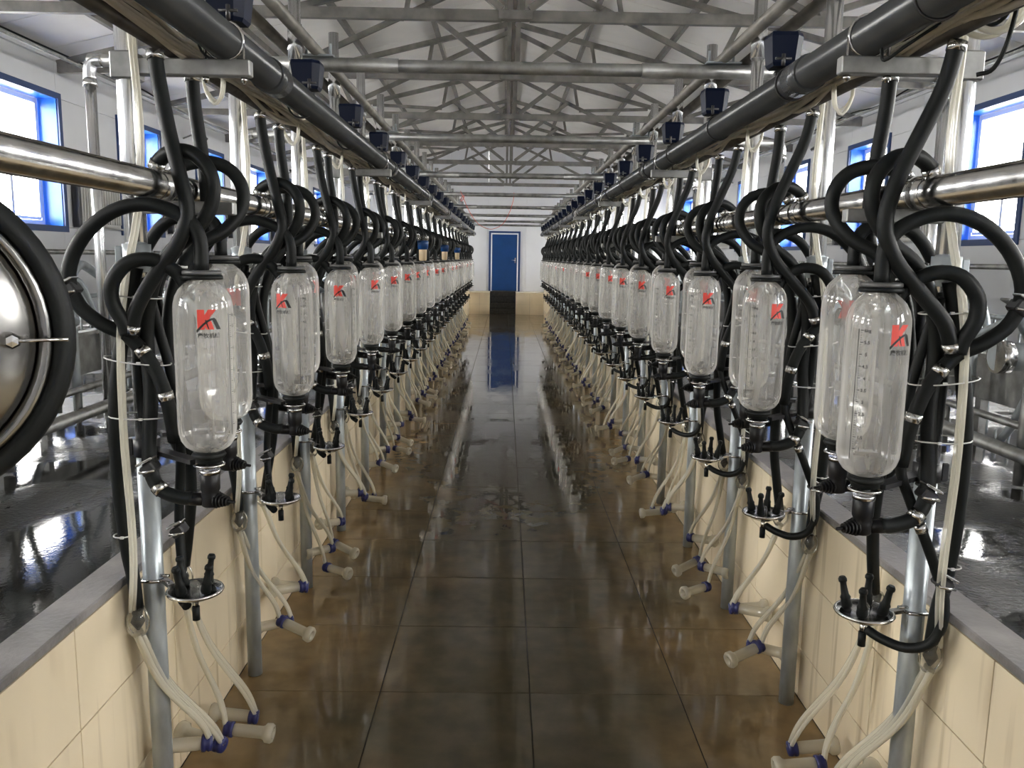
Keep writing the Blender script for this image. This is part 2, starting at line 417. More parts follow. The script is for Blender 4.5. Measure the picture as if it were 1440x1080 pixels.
def end_wall(yc, name):
    yb = yc+(.20 if yc > 0 else -.20); mb = MB()
    if yc > 0: mb.box((0, yb, 2.0), (10.6, .06, 4.0))
    else: mb.box((0, yb, 2.0), (10.6, .06, 4.0))
    w = struct(mb.build(name, 'seam'))
    n = 9
    for i in range(n):
        a, b = -WX+2*WX*i/n, -WX+2*WX*(i+1)/n
        def zt(x): return RIDGE+.05-(RIDGE-EAVE)*abs(x)/WX
        zb = 0.0
        a2, b2 = a+.002, b-.002; y0, y1 = (yc, yc+.16) if yc > 0 else (yc-.16, yc)
        pts = [(a2, zb), (b2, zb), (b2, zt(b2))] + ([(0, zt(0))] if a2 < 0 < b2 else []) + [(a2, zt(a2))]
        k = len(pts); vs = [(x, y0, z) for x, z in pts]+[(x, y1, z) for x, z in pts]
        fs = [tuple(range(k)), tuple(range(2*k-1, k-1, -1))]+[(j, j+k, (j+1) % k+k, (j+1) % k) for j in range(k)]
        MB().add(vs, fs).build('wall_panel', 'panel', w)
end_wall(Y1+.02, 'wall_far'); end_wall(Y0-.02, 'wall_rear')

# ---- roof deck panels
ce = struct(MB().box((0, (Y0+Y1)/2, RIDGE+.12), (.3, Y1-Y0+2, .03)).build('ceiling', 'seam'))
slope = math.atan2(RIDGE-EAVE, WX); L_ = WX/math.cos(slope)+.35
for s in (-1, 1):
    me = None
    for i in range(-1, 31):
        yy = Y0+i+.5
        if me is None:
            rot = Matrix.Rotation(s*slope, 3, 'Y')
            o = MB().bbox((0, 0, 0), (L_, .988, .07), .003, rot).build('roof_panel', 'ceil'); me = o.data
        else:
            o = bpy.data.objects.new('roof_panel', me); COL.objects.link(o)
        o.location = (s*(math.cos(slope)*L_/2+.0), yy, RIDGE+.035-math.sin(slope)*L_/2); o.parent = ce

for s in (-1, 1):
    MB().box((s*(math.cos(slope)*L_/2), (Y0+Y1)/2, RIDGE+.095-math.sin(slope)*L_/2), (L_+.02, Y1-Y0+2.2, .03), Matrix.Rotation(s*slope, 3, 'Y')).build('deck_backing', 'seam', ce)
# ---- far door
dr = struct(empty('door_1', (-.075, Y1, LZ)))
DO = (-.075, Y1, LZ)
dx, dw, dz1 = -.075, .97, 2.50
MB().box((dx-dw/2+.03, Y1-.02, (LZ+dz1)/2), (.06, .05, dz1-LZ)).box((dx+dw/2-.03, Y1-.02, (LZ+dz1)/2), (.06, .05, dz1-LZ)).box((dx, Y1-.02, dz1-.03), (dw-.12, .05, .06)).build('door_frame', 'blue_dark', dr, DO)
MB().box((dx-dw/2+.08, Y1-.03, (LZ+dz1)/2-.03), (.035, .04, dz1-LZ-.06)).box((dx+dw/2-.08, Y1-.03, (LZ+dz1)/2-.03), (.035, .04, dz1-LZ-.06)).box((dx, Y1-.03, dz1-.08), (dw-.2, .04, .035)).build('door_seal', 'upvc', dr, DO)
lf = MB().bbox((dx, Y1-.02, (LZ+dz1)/2-.04), (dw-.19, .04, dz1-LZ-.11), .004).build('door_leaf', 'door_blue', dr, DO)
MB().box((dx+.33, Y1-.05, LZ+.95), (.03, .02, .16)).cyl((dx+.33, Y1-.07, LZ+.96), (dx+.22, Y1-.07, LZ+.96), .009).cyl((dx+.33, Y1-.04, LZ+.96), (dx+.33, Y1-.075, LZ+.96), .008).build('door_handle', 'steel', lf, DO)

# ---- windows
def window(s, yc, idx):
    O = (s*WX, yc, WZ0); r = struct(empty('window_%d' % idx, O)); h = WZ1-WZ0; zc = (WZ0+WZ1)/2
    def B(mb, n, m, p=r): return mb.build(n, m, p, O)
    t = MB(); xf = s*(WX-.008)
    for z in (WZ0-.02, WZ1+.02): t.box((xf, yc, z), (.03, WW+.14, .07))
    for q in (-1, 1): t.box((xf, yc+q*(WW/2+.035), zc), (.03, .07, h-.02))
    B(t, 'blue_trim', 'blue_dark')
    xr = s*(WX+.115); v = MB()
    for q in (-1, 1): v.box((xr, yc+q*(WW/2-.006), zc), (.23, .012, h))
    v.box((xr, yc, WZ1-.006), (.23, WW-.024, .012)); v.box((xr, yc, WZ0+.006), (.23, WW-.024, .012))
    B(v, 'window_reveal', 'blue')
    xw = s*(WX+.235); f = MB(); hw = WW/2-.03; zt = WZ0+h*.56
    for z in (WZ0+.045, WZ1-.045): f.box((xw, yc, z), (.05, 2*hw+.02, .06))
    for q in (-1, 1): f.box((xw, yc+q*(hw-.02), zc), (.05, .06, h-.15))
    f.box((xw, yc, zt), (.05, 2*hw-.1, .055)); 
    fr = B(f, 'window_frame', 'upvc')
    g = MB(); g.box((xw-s*.01, yc, (WZ0+.075+zt-.03)/2), (.045, .05, zt-WZ0-.11))
    for q in (-1, 1):
        g.box((xw-s*.015, yc+q*.30, WZ0+.095), (.03, .5, .035)); g.box((xw-s*.015, yc+q*(hw-.07), (WZ0+.08+zt)/2-.02), (.03, .035, zt-WZ0-.18))
    B(g, 'sash', 'upvc')
    for q in (-1, 1):
        B(MB().box((xw, yc+q*.29, (WZ0+.075+zt-.03)/2), (.006, .53, zt-WZ0-.10)), 'pane', 'pane', fr)
    B(MB().box((xw, yc, (zt+WZ1)/2-.01), (.006, 2*hw-.1, WZ1-zt-.11)), 'pane', 'pane', fr)
n = 1
for yy in WIN_L: window(-1, yy, n); n += 1
for yy in WIN_R: window(1, yy, n); n += 1
struct(MB().box((0, 11, -.6), (120, 120, .1)).build('ground', 'snow'))

# ================================================================== ROOF TRUSSES
ORD = ['first', 'second', 'third', 'fourth', 'fifth', 'sixth', 'seventh', 'eighth', 'ninth', 'tenth', 'eleventh', 'twelfth', 'thirteenth', 'fourteenth', 'fifteenth', 'sixteenth', 'seventeenth', 'eighteenth', 'nineteenth', 'twentieth', 'twenty-first', 'twenty-second', 'twenty-third', 'twenty-fourth', 'twenty-fifth', 'twenty-sixth']
def truss():
    r = empty('roof_truss', (0, 0, 3.75)); O = (0, 0, 3.75)
    zt = lambda x: 5.06-.2415*abs(x)
    def P(name, a, b, w=.06, h=.06, dy=0):
        return MB().bar((a[0], dy, a[1]), (b[0], dy, b[1]), w, h, (0, 1, 0)).build(name, 'truss', r, O)
    for s in (-1, 1):
        P('bottom_chord', (s*.12, 3.75), (s*5.2, 3.75), .09, .06)
        P('top_chord', (s*.04, zt(0)), (s*5.2, zt(5.2)), .07, .06)
        P('diagonal_brace', (s*.05, 4.95), (s*2.55, 3.82), .06, .045, .03)
        P('web_brace', (s*.12, 3.80), (s*1.05, 4.50), .06, .045, -.03)
        P('strut', (s*1.22, 4.44), (s*1.16, zt(1.16)-.02), .05, .045, -.03)
        P('tie', (s*1.25, 4.36), (s*2.5, zt(2.5)-.05), .05, .045, -.03)
        P('strut', (s*2.6, zt(2.6)-.03), (s*2.35, 3.9), .055, .045, 0.03)
        P('web_brace', (s*2.62, 3.80), (s*3.7, zt(3.7)-.03), .055, .045)
        P('strut', (s*3.75, zt(3.7)-.03), (s*3.75, 3.80), .05, .045)
        for g in ((.0, 0),): pass
    P('king_post', (-.045, 3.78), (-.045, 5.0), .05, .05); P('king_post', (.055, 3.78), (.055, 5.0), .05, .05)
    MB().bbox((0, 0, 3.755), (.30, .10, .075), .004).build('gusset_plate', 'truss', r, O)
    return r
TY = [4.6, 7.52, 9.95, 12.7, 15.7, 18.7, 21.5, 24.2]
tp = truss()
for i, yy in enumerate([1.8]+TY):
    o = tp if i == 0 else copy_tree(tp)
    o.location.y = yy
    nm = 'nearest to the camera' if i == 0 else ORD[i]+' counted from the camera'
    tag(o, 'grey box-steel roof truss spanning the hall, '+nm, 'roof truss', 'roof trusses')
for k, ax in enumerate((.09, 1.1, 2.2, 3.3, 4.4)):
    for s in (-1, 1):
        z = RIDGE-.055-(RIDGE-EAVE)*ax/WX
        o = MB().box((s*ax, (Y0+Y1)/2, z), (.055, Y1-Y0-.1, .085)).build('roof_purlin', 'truss', None, (s*ax, (Y0+Y1)/2, z))
        tag(o, 'long grey roof purlin, %s out from the ridge on the %s slope' % (ORD[k], 'left' if s < 0 else 'right'), 'purlin', 'roof purlins')

# ================================================================== PIPES
YA, YB = 0.25, 20.1
SIDE = {-1: 'left', 1: 'right'}
for s in (-1, 1):
    sd = SIDE[s]; py0 = PL if s < 0 else PR
    # big dark vacuum main
    VM = .805 if s < 0 else .82
    O = (s*VM, YA, 2.248)
    o = MB().tube([(s*VM, YA, 2.248), (s*VM, YB, 2.248)], .047, 20, 1).build('vacuum_main', 'pvc', None, O)
    tag(o, 'thick dark grey plastic vacuum main above the %s row of jars' % sd, 'pipe')
    for i in range(7):
        yy = py0+.45+i*2.664
        MB().cyl((s*VM, yy-.06, 2.248), (s*VM, yy+.06, 2.248), .053, 20).build('pipe_coupling', 'pvc', o, O)
    # thin pipe carrying the cables
    O = (s*.95, YA, 2.228)
    o = MB().tube([(s*.95, YA, 2.228), (s*.95, YB, 2.228)], .022, 14, 1).build('vacuum_branch_pipe', 'galv_dark', None, O)
    tag(o, 'thinner dark pipe under the cable bundle over the %s row' % sd, 'pipe')
    # stainless milk line
    O = (s*.985, YA, 1.875)
    o = MB().tube([(s*.985, YA, 1.875), (s*.985, YB, 1.875)], .038, 20, 1).build('milk_line', 'steel', None, O)
    tag(o, 'polished stainless steel milk line running along the %s row of posts' % sd, 'pipe')
    for i in range(NU):
        yy = py0+SPS[s]*i-.02
        if yy > 20: break
        q = MB().lathe([(.0385, -.03), (.043, -.028), (.043, -.006), (.045, -.004), (.045, .004), (.043, .006), (.043, .028), (.0385, .03)], (s*.985, yy, 1.875), (0, 1, 0), 18, True, True).build('union_joint', 'steel', o, O)
    # two longitudinal frame pipes on top of the cross pipes
    for aa, zz, wd in ((1.0, 2.685, 'inner'), (1.135, 2.685, 'outer')):
        O = (s*aa, 2.2, zz)
        o = MB().tube([(s*aa, 2.2, zz), (s*aa, 24.8, zz)], .027, 12, 1).build('frame_rail', 'truss', None, O)
        tag(o, 'galvanised frame pipe along the tops of the %s posts, %s of two' % (sd, wd), 'pipe', 'frame pipes beside the post tops')
CY = [4.28, 6.75, 9.75, 12.7, 15.8, 18.9, 21.9, 24.5]
for i, yy in enumerate(CY):
    O = (0, yy, 2.625); r = empty('cross_pipe', O)
    MB().cyl((-2.12, yy, 2.625), (2.12, yy, 2.625), .03, 14).build('pipe', 'galv_old', r, O)
    for s in (-1, 1):
        MB().cyl((s*.60, yy, 2.625), (s*1.22, yy, 2.625), .0345, 14).build('sleeve', 'galv_old', r, O) if i % 2 == 0 else None
        MB().box((s*1.0, yy, 2.662), (.17, .08, .008)).cyl((s*.94, yy+.03, 2.66), (s*.94, yy+.03, 2.73), .006, 6).cyl((s*1.06, yy+.03, 2.66), (s*1.06, yy+.03, 2.73), .006, 6).build('clamp', 'galv', r, O)
        tp_ = MB().tube([(s*2.05, yy, 2.625), (s*2.1, yy, 2.62), (s*2.118, yy, 2.59), (s*2.12, yy, 2.53)], .031, 12, 4)
        tp_.build('elbow', 'galv_lit', r, O)
        l = MB().cyl((s*2.12, yy, .79), (s*2.12, yy, 2.6), .026, 12); l.cyl((s*2.12, yy, 2.50), (s*2.12, yy, 2.53), .034, 12); l.cyl((s*2.12, yy, .79), (s*2.12, yy, .80), .06, 12)
        l.build('leg', 'galv_lit', r, O)
    tag(r, 'galvanised pipe frame spanning the pit, %s from the camera' % ORD[i], 'pipe', 'cross pipes over the pit')

# ================================================================== MILKING UNITS
def text_mesh(txt, size):
    cu = bpy.data.curves.new('txt', 'FONT'); cu.body = txt; cu.size = size; cu.align_x = 'CENTER'; cu.resolution_u = 2; cu.offset = size*.022
    ob = bpy.data.objects.new('txt', cu); COL.objects.link(ob)
    dg = bpy.context.evaluated_depsgraph_get(); dg.update()
    me = bpy.data.meshes.new_from_object(ob.evaluated_get(dg))
    vs = [tuple(v.co) for v in me.vertices]; fs = [tuple(p.vertices) for p in me.polygons]
    bpy.data.objects.remove(ob); bpy.data.curves.remove(cu); bpy.data.meshes.remove(me)
    return vs, fs
JR = .0745
def wrap(vs, du, dz, rr=JR+.0006):   # flat print (u,v) bent on the jar, facing -Y
    out = []
    for v in vs:
        a = (v[0]+du)/JR - PI/2
        out.append((rr*math.cos(a), rr*math.sin(a), v[1]+dz))
    return out
def strip(mb, pts_a, pts_b, du, dz, rr):
    n_ = len(pts_a); vs = wrap(pts_a+pts_b, du, dz, rr); mb.add(vs, [(i, i+1, n_+i+1, n_+i) for i in range(n_-1)])

TXT = text_mesh('康牧机械', .0135)
NUMS = {t: text_mesh(t, .0110) for t in ('6kg', '5.5', '5', '4.5', '4', '3.5', '3', '2.5', '2', '1.5', '1')}
def logo_parts(root, O, zl):
    k = .050
    red = MB(); rr = JR+.0006
    # red letter on a slanted block
    def quad(mb, q, sub=3, rr=rr):
        a = [(q[0][0]+(q[1][0]-q[0][0])*i/sub, q[0][1]+(q[1][1]-q[0][1])*i/sub) for i in range(sub+1)]
        b = [(q[3][0]+(q[2][0]-q[3][0])*i/sub, q[3][1]+(q[2][1]-q[3][1])*i/sub) for i in range(sub+1)]
        strip(mb, a, b, 0, zl, rr)
    g = lambda x, y: ((x-.45)*k, (y-.5)*k)
    quad(red, [g(0, 0), g(.34, 0), g(.34, 1), g(0, 1)])
    quad(red, [g(.34, .40), g(.48, .40), g(.92, 1), g(.52, 1)]); quad(red, [g(.34, .40), g(.34, .72), g(.52, 1), g(.52, .45)])
    quad(red, [g(.44, 0), g(.80, 0), g(.62, .55), g(.36, .42)])
    quad(red, [g(.34, .15), g(.44, 0), g(.44, .5), g(.34, .5)])
    for p in red.v: pass
    o = red.build('logo_mark', 'red', root)
    bl = MB()
    up = []; lo = []
    for i in range(11):
        t = i/10; x = -.06+.90*t; yy = -.04+.62*math.sin(t*PI*.52); up.append(g(x, yy)); lo.append(g(x+.03, yy-.10*(1-.3*t)-.02))
    strip(bl, lo, up, 0, zl, JR+.0010)
    quad(bl, [g(.92, .0), g(1.14, .0), g(.90, .52), g(.70, .52)], 3, JR+.0010)
    quad(bl, [g(.50, .05), g(.56, .0), g(.42, .50), g(.36, .46)], 2, JR+.0010)
    bl.add(wrap(TXT[0], .004, zl-.045, JR+.0012), TXT[1])
    b = bl.build('logo_lettering', 'black', root)
    return o, b
def scale_part(root, z0, z1):
    m = MB(); rr = JR+.0006
    strip(m, [(0, z0), (.0020, z0)], [(0, z1), (.0020, z1)], 0, 0, rr)
    names = ['6kg', '5.5', '5', '4.5', '4', '3.5', '3', '2.5', '2', '1.5', '1']
    for i, t in enumerate(names):
        z = z1-.004-(z1-z0-.03)*i/10
        strip(m, [(.006, z), (.009, z), (.013, z)], [(.006, z+.0017), (.009, z+.0017), (.013, z+.0017)], 0, 0, rr)
        m.add(wrap(NUMS[t][0], .022, z-.003, rr), NUMS[t][1])
        for q in (1, 2, 3, 4):
            zz = z-q*(z1-z0-.03)/50
            if i < 10: strip(m, [(.006, zz), (.009, zz)], [(.006, zz+.0009), (.009, zz+.0009)], 0, 0, rr)
    return m.build('measuring_scale', 'black', root)

def make_jar(s, rear):
    """origin at centre of the jar's lower seat"""
    O = (0, 0, 0); r = empty('milk_jar')
    H_ = .475
    pr = [(.026, .0), (.044, .007), (.058, .018), (.068, .035), (.0732, .055), (JR, .078), (JR, .20), (JR, .385), (.0735, .405), (.069, .425), (.060, .443), (.048, .456), (.034, .468), (.030, .470)]
    pr = [(a, .018+b*.9617) for a, b in pr]
    MB().lathe(pr, n=32, closed=True).build('glass', 'glass', r)
    # lid
    MB().lathe([(.052, .470), (.052, .478), (.049, .481), (.012, .481)], n=20).build('rubber_seal', 'rubber', r)
    MB().lathe([(.047, .482), (.049, .484), (.049, .491), (.046, .493), (.016, .493), (.014, .505), (.012, .505)], n=20).build('lid', 'plate_grey', r)
    lo = MB().ring((0, 0, .010), .036, .0085, n=20, m=6); lo.lathe([(.022, -.012), (.034, -.010), (.034, .020), (.022, .022)], n=18)
    lo.build('rubber_collar', 'rubber', r)
    MB().ring((0, 0, -.017), .038, .0035, n=20, m=6).lathe([(.0275, -.042), (.0275, -.030)], n=18).build('steel_band', 'steel', r)
    ad = MB().lathe([(.020, -.030), (.026, -.032), (.0255, -.085), (.022, -.092), (.024, -.10), (.024, -.128), (.02, -.132)], (0, 0, 0), n=18)
    ad.build('outlet_adapter', 'plastic', r)
    pl = [(.020, -.004)]
    for i in range(5): pl += [(.0235-.0028*i, .002+.008*i), (.0235-.0028*i, .005+.008*i), (.0165-.0025*i, .0055+.008*i), (.0165-.0025*i, .0095+.008*i)]
    pl += [(.0045, .044), (.004, .056)]
    MB().lathe(pl, (-s*.014, 0, -.114), (-s, -.25, -.05), 14, False).build('ribbed_plug', 'plastic', r)
    MB().lathe([(.017, 0), (.018, .03), (.0165, .045)], (s*.018, 0, -.114), (s, 0, .03), 14).build('hose_nipple', 'plastic', r)
    lg = logo_parts(r, O, .372)
    sc = scale_part(r, .07, .385)
    return r, lg, sc

def hose(name, P, s, r=.0155, n=10, clips=(), m='rubber', clip_r=None, clip_mat='steel'):
    """clips: parameter positions (0..1) along the hose for short steel clips"""
    Q = [(s*a, d, z) for a, d, z in P]; O = Q[0]
    o = MB().tube(Q, r, n, 4).build(name, m, None, O)
    C = catmull(Q, 8)
    for c in clips:
        i = min(int(c*(len(C)-1)), len(C)-2); p = C[i]; d = (C[i+1]-C[max(i-1, 0)]).normalized()
        MB().cyl(p-d*.011, p+d*.011, (clip_r or r*1.12), 12).build('hose_clip', clip_mat, o, O)
    return o

def shutoff(parent, s, p, O, flip=1):
    """spring pinch clamp sitting on a hose"""
    x, y, z = s*p[0], p[1], p[2]
    b = MB().bbox((x, y, z), (.040, .046, .030), .004, Matrix.Rotation(s*.6, 3, 'Y'))
    b.build('pinch_clamp', 'dark', parent, O)
    MB().bbox((x+s*.006, y-.01, z+.022), (.05, .036, .007), .002, Matrix.Rotation(s*.5*flip, 3, 'Y')).cyl((x-s*.022, y-.026, z), (x+s*.02, y-.026, z-.008), .004, 8).build('clamp_lever', 'steel', parent, O)

def make_post(s, H):
    O = (s*AP, 0, 0); X = s*AP
    r = empty('milking_post', O)
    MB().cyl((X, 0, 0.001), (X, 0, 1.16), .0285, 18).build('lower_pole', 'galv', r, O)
    MB().cyl((X, 0, 1.16), (X, 0, H), .0285, 18).build('upper_pole', 'galv_lit', r, O)
    MB().lathe([(.034, 0), (.034, .16)], (X, 0, 2.60), n=16).build('sleeve', 'galv_lit', r, O)
    c = MB().cyl((X, 0, 1.645), (X, 0, 1.72), .037, 12); c.bbox((X+s*.043, 0, 1.682), (.02, .03, .065), .003); c.bbox((X-s*.05, -.0, 1.682), (.035, .03, .03), .003)
    cl = c.build('upper_clamp', 'galv', r, O)
    # arms that carry the lids and the seats of the jars
    MB().bar((X-s*.03, -.03, 1.672), (s*.895, -.115, 1.662), .034, .006).build('lid_arm', 'steel', r, O)
    MB().bar((X-s*.03, .03, 1.700), (s*.92, .10, 1.698), .034, .006).build('lid_arm', 'steel', r, O)
    c = MB().cyl((X, 0, 1.135), (X, 0, 1.185), .036, 12).bbox((X+s*.042, 0, 1.16), (.02, .03, .05), .003)
    c.build('lower_clamp', 'dark', r, O)
    MB().bar((X-s*.03, -.03, 1.158), (s*.88, -.122, 1.150), .034, .012).build('seat_arm', 'dark', r, O)
    MB().bar((X-s*.03, .03, 1.19), (s*.91, .10, 1.186), .034, .012).build('seat_arm', 'dark', r, O)
    return r

def upper_bracket(r, s, O):
    """bar under the two upper pipes, as on every third post"""
    VM = .805 if s < 0 else .82
    # bar that carries the milk line
    MB().bbox((s*.925, 0, 1.818), (.27, .032, .034), .003).build('milk_line_bar', 'galv_old', r, O)
    MB().cyl((s*.985, .012, 1.83), (s*.985, .012, 1.79), .005, 6).ring((s*.985, .012, 1.875), .041, .004, (0, 1, 0), 20, 6).build('u_bolt', 'steel', r, O)
    b = MB().bbox((s*(AP+VM-.07)/2, 0, 2.178), (AP-VM+.07, .034, .042), .003)
    b.bbox((s*AP, 0, 2.178), (.065, .066, .07), .004)
    b.build('pipe_bracket', 'galv_old', r, O)
    MB().ring((s*VM, 0, 2.248), .050, .005, (0, 1, 0), 20, 6).cyl((s*(VM-.05), 0, 2.25), (s*(VM-.05), 0, 2.14), .0045, 6).cyl((s*(VM+.05), 0, 2.25), (s*(VM+.05), 0, 2.14), .0045, 6).cyl((s*(VM-.05), 0, 2.145), (s*(VM-.05), 0, 2.156), .009, 6).cyl((s*(VM+.05), 0, 2.145), (s*(VM+.05), 0, 2.156), .009, 6).build('u_bolt', 'steel', r, O)

def make_tray(s):
    c = (s*.925, 0 if s > 0 else -.045, .765 if s > 0 else .756); O = c; r = empty('jetter_tray', O); cy = c[1]
    MB().lathe([(.012, -.030), (.035, -.024), (.06, -.012), (.071, -.006), (.076, -.004), (.079, .001), (.076, .006), (.071, .005), (.066, .001), (.02, .003), (.0, .003)], c, n=32).build('dish', 'steel', r, O)
    MB().lathe([(.012, .0), (.013, .018), (.008, .026), (0, .028)], c, n=12).build('centre_knob', 'clear', r, O)
    for i in range(4):
        a = PI/4+i*PI/2+.25; d = Vector((math.cos(a), math.sin(a), 0)); p = Vector(c)+d*.044+Vector((0, 0, .004)); ax = Vector((0, 0, 1))+d*.22
        MB().lathe([(.014, 0), (.0155, .008), (.013, .024), (.0145, .028), (.0105, .036), (.0085, .062), (.0085, .070), (.0115, .073), (.0115, .080), (.008, .086)], p, ax, 12).build('jetter', 'rubber', r, O)
    MB().cyl((c[0], cy, .735), (c[0], cy, .705), .008, 10).build('stem', 'steel', r, O)
    MB().cyl((c[0], cy, .708), (c[0], cy, .668), .0105, 12).build('rubber_plug', 'rubber', r, O)
    MB().bar((c[0]+s*.07, cy*.8, .765), (s*(AP-.025), 0, .772), .020, .010).build('arm', 'steel', r, O)
    MB().ring((s*AP, 0, .772), .030, .005, n=20, m=6).cyl((s*(AP-.03), -.03, .775), (s*(AP+.02), -.035, .775), .005, 6).cyl((s*(AP-.05), -.012, .785), (s*(AP-.02), -.012, .785), .005, 6).build('clamp', 'steel', r, O)
    return r

def make_cluster(s, dy, seed, z0=.67, cups=None):
    rd = random.Random(seed)
    c = Vector((s*1.083, dy, z0)); O = tuple(c); r = empty('milking_cluster', O)
    MB().lathe([(.008, .046), (.018, .042), (.028, .022), (.032, 0), (.030, -.022), (.020, -.040), (.008, -.044)], c, n=18).build('claw_bowl', 'clear', r, O)
    MB().lathe([(.006, .040), (.016, .034), (.013, .016), (.020, 0), (.012, -.014), (.004, -.026)], c, n=10).build('claw_valve', 'rubber', r, O)
    MB().ring(c, .031, .0025, (0, 1, 0), 20, 6, 1, 1.38).build('claw_band', 'steel', r, O)
    for k in range(2):
        if cups: cp, dr_ = Vector(cups[k][0]), Vector(cups[k][1])
        else:
            cp = Vector((rd.uniform(.93, 1.0), dy+rd.uniform(-.02, .22), rd.uniform(.07, .24)))
            if rd.random() < .68: dr_ = Vector((1, rd.uniform(-.9, .3), rd.uniform(-.05, .15)))
            else: dr_ = Vector((-1, rd.uniform(-.6, .6), rd.uniform(-.35, .0)))
            if dr_.x > 0: cp.x = min(cp.x, .955)
            if dr_.x < 0: cp.x = rd.uniform(.95, 1.03)
            if dr_.z < -.2: cp.z = max(cp.z, .12)
        cp = Vector((s*cp.x, cp.y, cp.z)); d = Vector((s*dr_.x, dr_.y, dr_.z)).normalized()
        cup = MB().lathe([(.012, 0), (.019, .004), (.021, .02), (.021, .105), (.025, .112), (.032, .118), (.033, .136), (.027, .143), (.015, .141), (.014, .11)], cp, d, 16).build('teat_cup', 'cup', r, O)
        MB().lathe([(.014, -.024), (.0235, -.022), (.026, -.012), (.022, -.007), (.026, -.002), (.026, .007), (.020, .009)], cp, d, 16).build('blue_cap', 'blue_cap', cup, O)
        for q, (rad, off) in enumerate(((.0095, .009), (.0068, -.012), (.0062, -.001))):
            a = c+Vector((off*s*.5, (k-.5)*.022+off*.5, -.034))
            e = cp-d*.018+Vector((0, off*.5, .004))
            mid1 = a+Vector(((e-a).x*.30, (e-a).y*.36+rd.uniform(-.012, .012), (e-a).z*.42))
            mid2 = a+(e-a)*.80+Vector((-s*.006, rd.uniform(-.01, .01), .0))
            end = e-d*.0
            MB().tube([a, mid1, mid2, end], rad, 8, 6).build('milk_tube' if q == 0 else 'pulse_tube', 'tube', r, O)
    return r

def make_pulsator(s):
    VM = .82; c = (s*VM, 0, 2.305); O = c; r = empty('pulsator', O)
    b = MB(); x, z = c[0], c[2]+.055
    # tapered box, wider at the top
    t = [(-.052, -.050), (.030, -.055), (.055, -.030), (.055, .045), (-.040, .050), (-.055, .03)]
    vs = []
    for zz, k in ((z-.045, .74), (z-.035, .84), (z+.045, 1.0), (z+.057, .93)): vs += [(x+a*k, d*k, zz) for a, d in t]
    m = len(t); fs = [tuple(range(m-1, -1, -1)), tuple(range(3*m, 4*m))]
    for q in range(3):
        for j in range(m): fs.append((q*m+j, q*m+(j+1) % m, (q+1)*m+(j+1) % m, (q+1)*m+j))
    b.add(vs, fs); b.build('housing', 'blue_box', r, O)
    b = MB().lathe([(.011, -.010), (.011, .02), (.02, .03)], (x, 0, c[2]+.0), n=12)
    b.build('stem', 'plastic', r, O)
    MB().box((x+s*.030, -.03, z-.052), (.03, .03, .026)).cyl((x+s*.036, -.03, z-.055), (x+s*.07, -.03, z-.06), .008, 8).cyl((x+s*.03, -.03, z-.052), (x-s*.035, -.04, z-.070), .007, 8).build('nipple_block', 'plastic', r, O)
    k = MB().cyl((x-s*.03, -.105, 2.300), (x-s*.03, -.105, 2.336), .006, 8).cyl((x-s*.055, -.105, 2.322), (x-s*.005, -.105, 2.322), .004, 6).ring((x, -.105, 2.248), .0505, .0035, (0, 1, 0), 22, 6)
    k.build('bleed_valve', 'dark', r, O)
    return r

def ties(parent, s, O, lst):
    for (a, d, z, ra, rb, tl) in lst:
        C = Vector((s*a, d, z)); pts = []
        for co, si in circ(18): pts.append(C+Vector((ra*co, rb*si, tl*co*s)))
        pts.append(pts[0]); mb = MB().tube(pts, .0019, 6, 1, cap=False)
        mb.box(C+Vector((-s*ra*.3, -rb*.98, 0)), (.009, .006, .006)).build('cable_tie', 'tie', parent, O)

